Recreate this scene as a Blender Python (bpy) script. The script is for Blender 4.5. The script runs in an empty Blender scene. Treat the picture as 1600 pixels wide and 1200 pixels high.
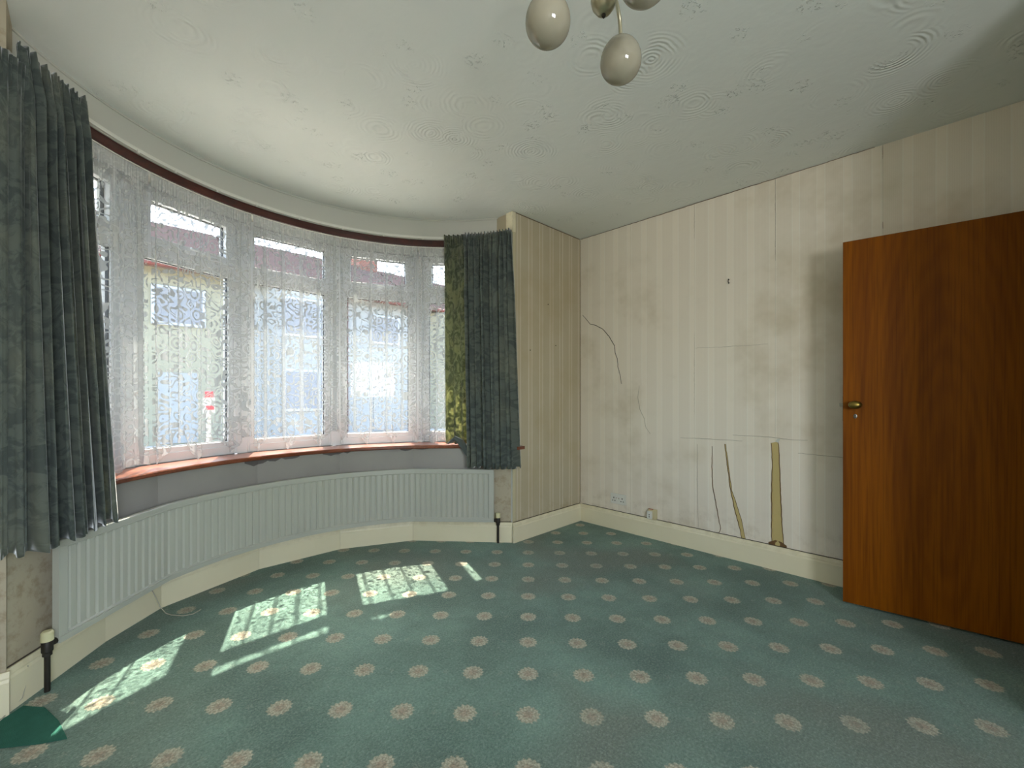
import bpy, bmesh, math, random
from mathutils import Vector, Matrix
R = math.radians
rnd = random.Random(7)
sc = bpy.context.scene
COL = sc.collection

# ------------------------------------------------------------------ camera
CAMH = 1.14
cam_d = bpy.data.cameras.new('camera')
cam_d.sensor_width = 36; cam_d.sensor_fit = 'HORIZONTAL'
cam_d.lens = 674 / 1600 * 36
cam_d.shift_y = 17 / 1600
cam_d.clip_start = 0.02; cam_d.clip_end = 300
cam = bpy.data.objects.new('camera', cam_d); COL.objects.link(cam)
cam.location = (0, 0, CAMH)
cam.rotation_euler = (R(90), 0, R(-44.6))
sc.camera = cam

# ------------------------------------------------------------------ world, sun, large lights, exposure
w = bpy.data.worlds.new('sky'); sc.world = w; w.use_nodes = True
nt = w.node_tree; bg = nt.nodes['Background']
sky = nt.nodes.new('ShaderNodeTexSky')
sky.sky_type = 'NISHITA'; sky.sun_disc = False
sky.sun_elevation = R(57); sky.sun_rotation = R(20); sky.air_density = 1.0; sky.dust_density = 3.0; sky.ozone_density = 1.0
nt.links.new(sky.outputs[0], bg.inputs[0])
bg.inputs[1].default_value = 0.42

sun_d = bpy.data.lights.new('sun', 'SUN'); sun_d.energy = 7.5; sun_d.angle = R(0.55); sun_d.color = (1, 0.92, 0.79)
sun = bpy.data.objects.new('sun', sun_d); COL.objects.link(sun)
sdir = Vector((-0.186, -0.512, -0.839))
sun.rotation_euler = sdir.to_track_quat('-Z', 'Y').to_euler()
sun.location = (4, 12, 12)

BC = Vector((1.07, 1.795, 0))      # centre of the bay's curve
def pol(r, deg, z=0.0):
    return Vector((BC.x + math.sin(R(deg)) * r, BC.y + math.cos(R(deg)) * r, z))

def area(name, loc, rot, sx, sy, e, col=(1, 1, 1), portal=False):
    d = bpy.data.lights.new(name, 'AREA'); d.shape = 'RECTANGLE'; d.size = sx; d.size_y = sy; d.energy = e; d.color = col
    if portal: d.cycles.is_portal = True
    o = bpy.data.objects.new(name, d); COL.objects.link(o); o.location = loc; o.rotation_euler = rot
    return o
for i in range(-2, 3):             # sky light enters through the five windows
    area('window_skylight', pol(1.80, 23 * i, 1.56), (R(-90), 0, R(-23 * i)), 0.74, 1.7, 1, portal=True)
# soft fill light added behind the camera, at the unseen back-wall opening
area('back_fill_light', (-0.2, -2.02, 1.45), (R(90), 0, 0), 0.9, 0.7, 20, (0.93, 0.98, 1.0))

vs = sc.view_settings
sc.display_settings.display_device = 'sRGB'
vs.view_transform = 'Standard'; vs.look = 'None'; vs.gamma = 1; vs.use_curve_mapping = False
vs.exposure = 1.84
cy = sc.cycles
cy.max_bounces = 10; cy.diffuse_bounces = 7; cy.transparent_max_bounces = 16; cy.sample_clamp_indirect = 4.0
cy.caustics_reflective = False; cy.caustics_refractive = False; cy.use_denoising = True

# ------------------------------------------------------------------ helpers
class MB:
    def __init__(s): s.v = []; s.f = []; s.uv = None
    def quadgrid(s, rows):
        b = len(s.v); n = len(rows[0])
        for r in rows: s.v += [tuple(p) for p in r]
        for i in range(len(rows) - 1):
            for j in range(n - 1):
                a = b + i * n + j
                s.f.append((a, a + 1, a + n + 1, a + n))
        return s
    def box(s, x0, x1, y0, y1, z0, z1):
        b = len(s.v)
        s.v += [(x, y, z) for z in (z0, z1) for y in (y0, y1) for x in (x0, x1)]
        s.f += [tuple(b + k for k in q) for q in ((0, 2, 3, 1), (4, 5, 7, 6), (0, 1, 5, 4), (2, 6, 7, 3), (0, 4, 6, 2), (1, 3, 7, 5))]
        return s
    def prism(s, poly, z0, z1):
        b = len(s.v); n = len(poly)
        s.v += [(p[0], p[1], z0) for p in poly] + [(p[0], p[1], z1) for p in poly]
        s.f.append(tuple(b + i for i in range(n - 1, -1, -1))); s.f.append(tuple(b + n + i for i in range(n)))
        for i in range(n):
            j = (i + 1) % n
            s.f.append((b + i, b + j, b + n + j, b + n + i))
        return s
    def sweep(s, path, prof, closed=True, caps=True):
        """prof: list of (out, z); path: list of (x, y, outx, outy)"""
        b = len(s.v); m = len(prof)
        for (x, y, ox, oy) in path:
            s.v += [(x + ox * o, y + oy * o, z) for o, z in prof]
        for i in range(len(path) - 1):
            for j in range(m if closed else m - 1):
                k = (j + 1) % m
                s.f.append((b + i * m + j, b + i * m + k, b + (i + 1) * m + k, b + (i + 1) * m + j))
        if caps and closed:
            s.f.append(tuple(b + j for j in range(m - 1, -1, -1)))
            e = b + (len(path) - 1) * m
            s.f.append(tuple(e + j for j in range(m)))
        return s
    def tube(s, pts, r, n=8, radii=None):
        pts = [Vector(p) for p in pts]; b = len(s.v); L = len(pts)
        up = Vector((0, 0, 1)); prev = None
        for i, p in enumerate(pts):
            t = (pts[min(i + 1, L - 1)] - pts[max(i - 1, 0)]).normalized()
            if prev is None:
                a = t.cross(up)
                if a.length < 1e-3: a = t.cross(Vector((1, 0, 0)))
            else:
                a = prev - t * prev.dot(t)
            a.normalize(); prev = a; c = t.cross(a)
            rr = radii[i] if radii else r
            for k in range(n):
                q = 2 * math.pi * k / n
                s.v.append(tuple(p + (a * math.cos(q) + c * math.sin(q)) * rr))
        for i in range(L - 1):
            for k in range(n):
                m = (k + 1) % n
                s.f.append((b + i * n + k, b + i * n + m, b + (i + 1) * n + m, b + (i + 1) * n + k))
        s.f.append(tuple(b + k for k in range(n - 1, -1, -1)))
        s.f.append(tuple(b + (L - 1) * n + k for k in range(n)))
        return s
    def lathe(s, prof, n=24, c=(0, 0, 0), axis='Z', sx=1.0, sy=1.0):
        b = len(s.v); m = len(prof)
        for r, h in prof:
            for k in range(n):
                q = 2 * math.pi * k / n; x, y = r * math.cos(q) * sx, r * math.sin(q) * sy
                if axis == 'Z': p = (x, y, h)
                elif axis == 'X': p = (h, x, y)
                else: p = (x, h, y)
                s.v.append((c[0] + p[0], c[1] + p[1], c[2] + p[2]))
        for i in range(m - 1):
            for k in range(n):
                j = (k + 1) % n
                s.f.append((b + i * n + k, b + i * n + j, b + (i + 1) * n + j, b + (i + 1) * n + k))
        s.f.append(tuple(b + k for k in range(n - 1, -1, -1)))
        s.f.append(tuple(b + (m - 1) * n + k for k in range(n)))
        return s
    def build(s, name, m, parent=None, smooth=False, bevel=0, uv=None, solid=0, angle=None):
        me = bpy.data.meshes.new(name); me.from_pydata(s.v, [], s.f); me.update()
        bm = bmesh.new(); bm.from_mesh(me); bmesh.ops.recalc_face_normals(bm, faces=bm.faces); bm.to_mesh(me); bm.free()
        o = bpy.data.objects.new(name, me); COL.objects.link(o)
        if m: me.materials.append(m)
        if smooth:
            me.polygons.foreach_set('use_smooth', [True] * len(me.polygons))
            if angle:
                me.set_sharp_from_angle(angle=R(angle))
        if uv:
            l = me.uv_layers.new(name='UVMap')
            for lp in me.loops: l.data[lp.index].uv = uv[lp.vertex_index]
        if solid:
            md = o.modifiers.new('solid', 'SOLIDIFY'); md.thickness = solid; md.offset = 0
        if bevel:
            md = o.modifiers.new('bevel', 'BEVEL'); md.width = bevel; md.segments = 2; md.limit_method = 'ANGLE'
        if parent: o.parent = parent
        return o

def empty(name, loc=(0, 0, 0), rz=0.0):
    o = bpy.data.objects.new(name, None); COL.objects.link(o); o.location = loc; o.rotation_euler = (0, 0, rz); o.empty_display_size = 0.1
    return o
def tag(o, label, cat, group=None, kind=None):
    o['label'] = label; o['category'] = cat
    if group: o['group'] = group
    if kind: o['kind'] = kind
    return o
def struct(o, label=None, cat=None):
    o['kind'] = 'structure'
    if label: o['label'] = label
    if cat: o['category'] = cat
    return o

# ------------------------------------------------------------------ node helpers and materials
class NT:
    def __init__(s, name):
        s.m = bpy.data.materials.new(name); s.m.use_nodes = True; s.t = s.m.node_tree; s.t.nodes.clear()
        s.out = s.t.nodes.new('ShaderNodeOutputMaterial')
    def n(s, typ, **kw):
        nd = s.t.nodes.new(typ)
        for k, v in kw.items():
            if k.startswith('i_'):
                key = k[2:]; key = int(key) if key.isdigit() else key.replace('_', ' ')
                s.put(nd.inputs[key], v)
            else: setattr(nd, k, v)
        return nd
    def put(s, inp, v):
        if isinstance(v, bpy.types.NodeSocket): s.t.links.new(v, inp)
        elif isinstance(v, bpy.types.Node): s.t.links.new(v.outputs[0], inp)
        else: inp.default_value = v
    def math(s, op, a, b=0.0, c=0.0, clamp=False):
        nd = s.t.nodes.new('ShaderNodeMath'); nd.operation = op; nd.use_clamp = clamp
        for i, v in enumerate((a, b, c)):
            if i < len(nd.inputs): s.put(nd.inputs[i], v)
        return nd.outputs[0]
    def mix(s, f, a, b, blend='MIX'):
        nd = s.t.nodes.new('ShaderNodeMix'); nd.data_type = 'RGBA'; nd.blend_type = blend; nd.clamp_factor = True
        s.put(nd.inputs[0], f); s.put(nd.inputs[6], a); s.put(nd.inputs[7], b)
        return nd.outputs[2]
    def sstep(s, v, lo, hi):
        nd = s.t.nodes.new('ShaderNodeMapRange'); nd.interpolation_type = 'SMOOTHSTEP'
        s.put(nd.inputs[0], v); nd.inputs[1].default_value = lo; nd.inputs[2].default_value = hi
        return nd.outputs[0]
    def noise(s, vec, scale, detail=2, rough=0.5, dist=0.0):
        nd = s.t.nodes.new('ShaderNodeTexNoise')
        if vec is not None: s.put(nd.inputs['Vector'], vec)
        nd.inputs['Scale'].default_value = scale; nd.inputs['Detail'].default_value = detail
        nd.inputs['Roughness'].default_value = rough; nd.inputs['Distortion'].default_value = dist
        return nd
    def obj(s): return s.n('ShaderNodeTexCoord').outputs['Object']
    def uv(s): return s.n('ShaderNodeTexCoord').outputs['UV']
    def xyz(s, v):
        nd = s.t.nodes.new('ShaderNodeSeparateXYZ'); s.put(nd.inputs[0], v); return nd.outputs
    def comb(s, x, y, z=0.0):
        nd = s.t.nodes.new('ShaderNodeCombineXYZ')
        for i, v in enumerate((x, y, z)): s.put(nd.inputs[i], v)
        return nd.outputs[0]
    def scalev(s, v, k):
        nd = s.t.nodes.new('ShaderNodeVectorMath'); nd.operation = 'MULTIPLY'; s.put(nd.inputs[0], v); nd.inputs[1].default_value = k
        return nd.outputs[0]
    def bump(s, h, strength, dist=0.01):
        nd = s.t.nodes.new('ShaderNodeBump'); nd.inputs['Strength'].default_value = strength; nd.inputs['Distance'].default_value = dist
        s.put(nd.inputs['Height'], h); return nd.outputs[0]
    def pbr(s, col, rough=0.6, metal=0.0, normal=None, spec=0.5, **kw):
        nd = s.t.nodes.new('ShaderNodeBsdfPrincipled')
        s.put(nd.inputs['Base Color'], col if not isinstance(col, tuple) else (*col, 1) if len(col) == 3 else col)
        s.put(nd.inputs['Roughness'], rough); s.put(nd.inputs['Metallic'], metal); nd.inputs['Specular IOR Level'].default_value = spec
        if normal is not None: s.put(nd.inputs['Normal'], normal)
        for k, v in kw.items(): s.put(nd.inputs[k.replace('_', ' ')], v)
        return nd.outputs[0]
    def done(s, sh): s.t.links.new(sh, s.out.inputs[0]); return s.m
def c4(r, g, b): return (r, g, b, 1.0)
def srgb(r, g, b):
    f = lambda c: (c / 255 / 12.92) if c / 255 <= 0.04045 else ((c / 255 + 0.055) / 1.055) ** 2.4
    return (f(r), f(g), f(b), 1.0)

def plain(name, col, rough=0.6, metal=0.0, var=0.12, scale=6, bump=0.0, bscale=60, spec=0.5):
    t = NT(name); o = t.obj()
    n = t.noise(o, scale, 4, 0.6).outputs['Fac']
    c = t.mix(n, tuple(x * (1 - var) for x in col[:3]) + (1,), tuple(min(1, x * (1 + var)) for x in col[:3]) + (1,))
    nm = t.bump(t.noise(o, bscale, 3).outputs['Fac'], bump, 0.003) if bump else None
    return t.done(t.pbr(c, rough, metal, nm, spec))

def mat_wallpaper(name, axis, phase, KA=srgb(222, 211, 194), KB=srgb(228, 218, 202)):
    """cream paper with a lighter satin band every 131 mm and fine pinstripes"""
    t = NT(name); o = t.obj(); ax = t.xyz(o)
    u = ax[axis]; z = ax[2]
    wob = t.math('MULTIPLY', t.noise(o, 3.0, 2).outputs['Fac'], 0.006)
    p = t.math('FRACT', t.math('ADD', t.math('MULTIPLY', t.math('ADD', t.math('SUBTRACT', u, phase), wob), 1 / 0.1312), 100.5))
    d = t.math('ABSOLUTE', t.math('SUBTRACT', p, 0.5))         # 0 at band centre
    band = t.math('SUBTRACT', 1.0, t.sstep(d, 0.13, 0.19))
    line = t.math('SUBTRACT', 1.0, t.sstep(t.math('ABSOLUTE', t.math('SUBTRACT', d, 0.155)), 0.01, 0.025))
    fine = t.math('MULTIPLY', t.math('ADD', t.math('SINE', t.math('MULTIPLY', u, 2 * math.pi / 0.0085)), 1.0), 0.5)
    base = t.mix(t.math('MULTIPLY', fine, 0.55), KA, KB)
    c = t.mix(t.math('MULTIPLY', band, 0.4), base, tuple(min(1, x * 1.09) for x in KB[:3]) + (1,))
    c = t.mix(t.math('MULTIPLY', line, 0.65), c, srgb(232, 226, 213))
    st = t.noise(o, 1.3, 5, 0.62).outputs['Fac']
    c = t.mix(t.math('MULTIPLY', t.sstep(st, 0.45, 0.72), 0.5), c, srgb(168, 150, 112))
    # foxed brown damp marks just above the skirting
    low = t.math('SUBTRACT', 1.0, t.sstep(z, 0.14, 0.42))
    st2 = t.noise(o, 9, 5, 0.65).outputs['Fac']
    c = t.mix(t.math('MULTIPLY', low, t.math('MULTIPLY', t.sstep(st2, 0.45, 0.75), 0.38)), c, srgb(150, 128, 92))
    h = t.math('ADD', t.math('MULTIPLY', fine, 0.2), t.noise(o, 5, 3).outputs['Fac'])
    return t.done(t.pbr(c, 0.55, 0, t.bump(h, 0.25, 0.004), 0.35))

def mat_carpet():
    t = NT('patterned_green_carpet'); o = t.obj(); ax = t.xyz(o)
    a = R(46.8); px, py = 1.1199, 1.0543; S = 0.2262
    dx = t.math('SUBTRACT', ax[0], px); dy = t.math('SUBTRACT', ax[1], py)
    def lat(fx, fy, off):
        v = t.math('ADD', t.math('MULTIPLY', dx, fx), t.math('MULTIPLY', dy, fy))
        v = t.math('ADD', t.math('DIVIDE', v, S), 60.5 + off)
        return t.math('MULTIPLY', t.math('SUBTRACT', t.math('FRACT', v), 0.5), S)
    def polar(ou, ov):
        u = lat(math.cos(a), -math.sin(a), ou); v = lat(math.sin(a), math.cos(a), ov)
        jx = t.math('MULTIPLY', t.math('SUBTRACT', t.noise(o, 90, 2).outputs['Fac'], 0.5), 0.014)
        u = t.math('ADD', u, jx); v = t.math('SUBTRACT', v, jx)
        r = t.math('SQRT', t.math('ADD', t.math('MULTIPLY', u, u), t.math('MULTIPLY', v, v)))
        return r, t.math('ARCTAN2', u, v)
    r, th = polar(0, 0)
    pet = t.math('SINE', t.math('MULTIPLY', th, 14)); pet2 = t.math('SINE', t.math('MULTIPLY', th, 7))
    rim = t.math('ADD', 0.0405, t.math('MULTIPLY', pet, 0.0028))
    mot = t.math('SUBTRACT', 1.0, t.sstep(t.math('SUBTRACT', r, rim), -0.003, 0.003))
    rib = t.sstep(t.math('ADD', pet, t.math('MULTIPLY', t.math('SINE', t.math('MULTIPLY', r, 900)), 0.7)), -0.3, 0.9)
    core = t.math('SUBTRACT', 1.0, t.sstep(t.math('ADD', r, t.math('MULTIPLY', pet2, 0.003)), 0.012, 0.024))
    tuft = t.n('ShaderNodeTexVoronoi', feature='F1'); t.put(tuft.inputs['Vector'], o); tuft.inputs['Scale'].default_value = 125
    dk = t.sstep(tuft.outputs['Distance'], 0.30, 0.75)
    petal = t.mix(t.math('MULTIPLY', rib, 0.5), srgb(196, 190, 164), srgb(226, 219, 192))
    petal = t.mix(t.math('MULTIPLY', core, 0.75), petal, srgb(184, 158, 132))
    petal = t.mix(t.math('MULTIPLY', dk, 0.5), petal, srgb(112, 108, 88))
    n1 = t.noise(o, 1.6, 4, 0.6).outputs['Fac']; n2 = t.noise(o, 0.9, 3, 0.55, 0.4).outputs['Fac']
    n3 = t.noise(o, 260, 3, 0.7).outputs['Fac']; n4 = t.noise(o, 26, 4, 0.65).outputs['Fac']
    base = t.mix(t.sstep(n1, 0.3, 0.7), srgb(82, 114, 100), srgb(132, 170, 152))
    base = t.mix(t.math('MULTIPLY', t.sstep(n2, 0.45, 0.64), 0.75), base, srgb(122, 128, 112))
    base = t.mix(t.math('MULTIPLY', n4, 0.6), base, srgb(84, 108, 98))
    # small woven sprigs between the flowers
    r2, th2 = polar(0.5, 0.0)
    sp = t.math('SUBTRACT', 1.0, t.sstep(r2, 0.008, 0.016))
    sp = t.math('MULTIPLY', sp, t.sstep(t.math('SINE', t.math('MULTIPLY', th2, 5)), 0.1, 0.8))
    base = t.mix(t.math('MULTIPLY', sp, 0.35), base, srgb(176, 178, 158))
    fade = t.math('SUBTRACT', 1.0, t.math('MULTIPLY', t.sstep(n2, 0.5, 0.72), 0.5))
    c = t.mix(t.math('MULTIPLY', mot, t.math('MULTIPLY', fade, 0.93)), base, petal)
    c = t.mix(t.math('MULTIPLY', t.sstep(n3, 0.35, 0.75), 0.62), c, t.mix(0.5, c, c4(0.01, 0.02, 0.02)))
    n5 = t.noise(o, 115, 3, 0.75).outputs['Fac']
    c = t.mix(t.math('MULTIPLY', t.sstep(n5, 0.50, 0.66), 0.34), c, c4(0.02, 0.035, 0.03)); c = t.mix(t.math('MULTIPLY', t.sstep(n5, 0.50, 0.34), 0.22), c, srgb(190, 205, 190))
    lint = t.sstep(t.noise(o, 75, 1, 0.5).outputs['Fac'], 0.77, 0.80)
    c = t.mix(t.math('MULTIPLY', lint, 0.7), c, srgb(190, 190, 180))
    h = t.math('ADD', n3, t.math('MULTIPLY', n4, 0.8))
    h = t.math('ADD', h, t.math('MULTIPLY', t.noise(o, 60, 3, 0.6).outputs['Fac'], 0.8))
    return t.done(t.pbr(c, 0.95, 0, t.bump(h, 0.9, 0.007), 0.15, Sheen_Weight=0.25, Sheen_Roughness=0.5))

def mat_ceiling():
    """artex: overlapping combed fans, in low relief"""
    t = NT('swirled_textured_ceiling'); o = t.obj()
    o2 = t.n('ShaderNodeVectorMath', operation='ADD')
    t.put(o2.inputs[0], o)
    nz = t.noise(o, 9, 2); t.put(o2.inputs[1], t.scalev(nz.outputs['Color'], (0.03, 0.03, 0)))
    def fans(scale, freq, seed):
        v = t.n('ShaderNodeTexVoronoi', feature='F1'); mp = t.n('ShaderNodeMapping'); mp.inputs['Location'].default_value = (seed, seed * 1.7, 0)
        t.put(mp.inputs['Vector'], o2.outputs[0]); t.put(v.inputs['Vector'], mp.outputs[0]); v.inputs['Scale'].default_value = scale
        d = v.outputs['Distance']
        return t.math('MULTIPLY', t.math('SINE', t.math('MULTIPLY', d, freq)), t.math('SUBTRACT', 1.0, t.sstep(d, 0.18, 0.55)))
    f1 = fans(3.6, 96, 0.0); f2 = fans(3.0, 110, 5.3)
    brk = t.sstep(t.noise(o2.outputs[0], 7.5, 2).outputs['Fac'], 0.46, 0.60); f1 = t.math('MULTIPLY', f1, brk); f2 = t.math('MULTIPLY', f2, t.math('SUBTRACT', 1.0, brk))
    m = t.sstep(t.noise(o, 2.2, 3).outputs['Fac'], 0.36, 0.58)
    dab = t.sstep(t.noise(o, 55, 3, 0.7).outputs['Fac'], 0.54, 0.72)
    vd = t.n('ShaderNodeTexVoronoi', feature='F1'); t.put(vd.inputs['Vector'], o2.outputs[0]); vd.inputs['Scale'].default_value = 5.5
    dm = t.math('SUBTRACT', 1.0, t.sstep(vd.outputs['Distance'], 0.14, 0.36))
    h = t.math('ADD', t.math('MULTIPLY', t.math('ADD', f1, f2), t.math('MULTIPLY', m, 0.26)), t.math('MULTIPLY', t.math('MULTIPLY', dab, dm), 1.1))
    h = t.math('ADD', h, t.math('MULTIPLY', t.noise(o, 16, 3).outputs['Fac'], 0.3))
    n = t.noise(o, 0.8, 4, 0.6).outputs['Fac']
    c = t.mix(n, srgb(218, 221, 217), srgb(229, 230, 224))
    return t.done(t.pbr(c, 0.75, 0, t.bump(h, 0.85, 0.007), 0.3))

def mat_wood(name, dark, mid, light, axis=2, scale=1.0, rough=0.35, coat=0.0, cathedral=True, spec=0.5):
    t = NT(name); o = t.obj()
    k = [14.0 * scale] * 3; k[axis] = 0.7 * scale
    v = t.scalev(o, tuple(k))
    nz = t.noise(v, 1.0, 5, 0.6, 0.6).outputs['Fac']
    k2 = [120.0 * scale] * 3; k2[axis] = 2.2 * scale
    fine = t.noise(t.scalev(o, tuple(k2)), 1.0, 3, 0.6).outputs['Fac']
    k3 = [5.0 * scale] * 3; k3[axis] = 0.9 * scale
    w = t.n('ShaderNodeTexWave', wave_type='RINGS', rings_direction='SPHERICAL')
    mp = t.n('ShaderNodeMapping'); mp.inputs['Location'].default_value = (-1.8, 0.3, -0.55); t.put(mp.inputs['Vector'], t.scalev(o, tuple(k3))); t.put(w.inputs['Vector'], mp.outputs[0])
    w.inputs['Scale'].default_value = 2.2; w.inputs['Distortion'].default_value = 3.5; w.inputs['Detail'].default_value = 2; w.inputs['Detail Scale'].default_value = 1.2
    rings = w.outputs['Fac']
    f = t.math('ADD', t.math('MULTIPLY', nz, 0.75), t.math('MULTIPLY', rings, 0.07 if cathedral else 0.0))
    c = t.mix(t.sstep(f, 0.22, 0.55), dark, mid)
    c = t.mix(t.sstep(f, 0.5, 0.85), c, light)
    c = t.mix(t.math('MULTIPLY', t.sstep(fine, 0.45, 0.7), 0.45), c, tuple(x * 0.5 for x in dark[:3]) + (1,))
    return t.done(t.pbr(c, rough, 0, t.bump(fine, 0.12, 0.001), spec, Coat_Weight=coat, Coat_Roughness=0.25))

def mat_lace():
    t = NT('white_floral_lace_net'); u = t.uv(); ax = t.xyz(u)
    wob = t.noise(u, 11, 2); uu = t.n('ShaderNodeVectorMath', operation='ADD'); t.put(uu.inputs[0], u); t.put(uu.inputs[1], t.scalev(wob.outputs['Color'], (0.03, 0.03, 0)))
    # scrolling vine threads: contour lines of a smooth noise
    n = t.noise(uu.outputs[0], 15, 1.0, 0.45).outputs['Fac']
    k = t.math('ABSOLUTE', t.math('SUBTRACT', t.math('FRACT', t.math('MULTIPLY', n, 6.0)), 0.5))
    vine = t.math('SUBTRACT', 1.0, t.sstep(k, 0.13, 0.27))
    # rosettes in upright columns
    v = t.n('ShaderNodeTexVoronoi', feature='F1'); t.put(v.inputs['Vector'], t.scalev(u, (1.0, 0.8, 0))); v.inputs['Scale'].default_value = 8.0; v.inputs['Randomness'].default_value = 0.35
    d = v.outputs['Distance']
    ring = t.sstep(t.math('SINE', t.math('MULTIPLY', d, 44)), -0.1, 0.6)
    inside = t.math('SUBTRACT', 1.0, t.sstep(d, 0.25, 0.33))
    pat = t.mix(inside, vine, ring)
    # fine ladder mesh between the upright bands
    col = t.math('ABSOLUTE', t.math('SUBTRACT', t.math('FRACT', t.math('MULTIPLY', ax[0], 7.0)), 0.5))
    ladder = t.sstep(col, 0.40, 0.45)
    lad = t.math('MULTIPLY', ladder, 0.8)
    # rope-stitched swags near the hem: the border has rounded arches
    hz = t.math('SUBTRACT', ax[1], 0.74)
    arch = t.math('ADD', 0.10, t.math('MULTIPLY', t.math('ABSOLUTE', t.math('SINE', t.math('MULTIPLY', ax[0], 15.0))), 0.14))
    da = t.math('ABSOLUTE', t.math('SUBTRACT', hz, arch))
    rope = t.math('SUBTRACT', 1.0, t.sstep(da, 0.004, 0.009))
    top = t.sstep(ax[1], 2.24, 2.27)
    hem = t.math('SUBTRACT', 1.0, t.sstep(hz, 0.05, 0.11))
    a = t.math('MAXIMUM', t.xyz(pat)[0], t.math('MAXIMUM', lad, rope))
    a = t.math('ADD', LACE_LO, t.math('MULTIPLY', a, LACE_HI - LACE_LO))
    a = t.math('MAXIMUM', a, t.math('MAXIMUM', t.math('MULTIPLY', top, 0.78), t.math('MULTIPLY', hem, 0.68)))
    d1 = t.n('ShaderNodeBsdfDiffuse', i_Color=c4(0.56, 0.56, 0.54)); tr = t.n('ShaderNodeBsdfTranslucent', i_Color=c4(0.26, 0.27, 0.28))
    fab = t.n('ShaderNodeMixShader'); fab.inputs[0].default_value = 0.25; t.put(fab.inputs[1], d1.outputs[0]); t.put(fab.inputs[2], tr.outputs[0])
    tp = t.n('ShaderNodeBsdfTransparent')
    ms = t.n('ShaderNodeMixShader'); t.put(ms.inputs[0], a); t.put(ms.inputs[1], tp.outputs[0]); t.put(ms.inputs[2], fab.outputs[0])
    return t.done(ms.outputs[0])
LACE_LO, LACE_HI = 0.10, 0.95

def mat_velvet(name='faded_grey_green_velvet', k=0.16):
    t = NT(name); u = t.uv(); o = t.obj()
    n = t.noise(u, 14, 4, 0.6, 1.2).outputs['Fac']; n2 = t.noise(u, 2.3, 3).outputs['Fac']
    dam = t.sstep(n, 0.42, 0.58)
    c = t.mix(dam, srgb(78, 85, 82), srgb(92, 99, 94))
    c = t.mix(t.math('MULTIPLY', t.sstep(n2, 0.45, 0.7), 0.5), c, srgb(126, 128, 112))
    bs = t.pbr(c, 0.85, 0, t.bump(t.noise(u, 120, 2).outputs['Fac'], 0.2, 0.002), 0.2, Sheen_Weight=0.9, Sheen_Roughness=0.3)
    tc = t.mix(dam, srgb(134, 138, 92), srgb(196, 196, 148))
    tr = t.n('ShaderNodeBsdfTranslucent'); t.put(tr.inputs[0], tc)
    ms = t.n('ShaderNodeMixShader'); ms.inputs[0].default_value = k; t.put(ms.inputs[1], bs); t.put(ms.inputs[2], tr.outputs[0])
    return t.done(ms.outputs[0])

def mat_glass(name='window_glass'):
    t = NT(name)
    tp = t.n('ShaderNodeBsdfTransparent', i_Color=c4(0.96, 0.98, 0.97)); gl = t.n('ShaderNodeBsdfGlossy', i_Roughness=0.02)
    lw = t.n('ShaderNodeLayerWeight', i_Blend=0.5)
    f = t.math('ADD', 0.03, t.math('MULTIPLY', t.math('POWER', lw.outputs['Facing'], 5.0), 0.6))
    ms = t.n('ShaderNodeMixShader'); t.put(ms.inputs[0], f); t.put(ms.inputs[1], tp.outputs[0]); t.put(ms.inputs[2], gl.outputs[0])
    return t.done(ms.outputs[0])

def mat_lowpaper():
    t = NT('grey_lining_paper'); o = t.obj(); z = t.xyz(o)[2]; x = t.xyz(o)[0]
    n = t.noise(o, 3, 5, 0.6).outputs['Fac']
    c = t.mix(n, srgb(142, 138, 134), srgb(164, 160, 152))
    side = t.math('MAXIMUM', t.sstep(x, 2.16, 2.24), t.math('SUBTRACT', 1.0, t.sstep(x, -0.10, 0.02)))
    st = t.sstep(t.noise(o, 22, 5, 0.7).outputs['Fac'], 0.45, 0.68)
    c = t.mix(side, c, srgb(176, 165, 143))
    c = t.mix(t.math('MULTIPLY', side, t.math('MULTIPLY', st, 0.45)), c, srgb(128, 108, 78))
    return t.done(t.pbr(c, 0.8, 0, t.bump(n, 0.2, 0.004), 0.3))

def mat_skirt():
    t = NT('yellowed_cream_gloss'); o = t.obj(); z = t.xyz(o)[2]
    n = t.noise(o, 4, 5, 0.6).outputs['Fac']; n2 = t.noise(o, 14, 5, 0.7).outputs['Fac']
    c = t.mix(n, srgb(220, 210, 178), srgb(230, 221, 192))
    g = t.math('MULTIPLY', t.sstep(z, 0.10, 0.15), t.sstep(n2, 0.4, 0.62))
    c = t.mix(t.math('MULTIPLY', g, 0.22), c, srgb(160, 144, 96))
    return t.done(t.pbr(c, 0.42, 0, t.bump(n2, 0.1, 0.002), 0.4))

def mat_brick(name, c1, c2, mortar, scale=6.0):
    t = NT(name); o = t.obj(); b = t.n('ShaderNodeTexBrick'); ax = t.xyz(o)
    t.put(b.inputs['Vector'], t.comb(t.math('ADD', ax[0], ax[1]), ax[2], 0.0)); b.inputs['Scale'].default_value = scale
    b.inputs['Color1'].default_value = c1; b.inputs['Color2'].default_value = c2; b.inputs['Mortar'].default_value = mortar
    return t.done(t.pbr(b.outputs[0], 0.9, 0, None, 0.2))

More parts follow.
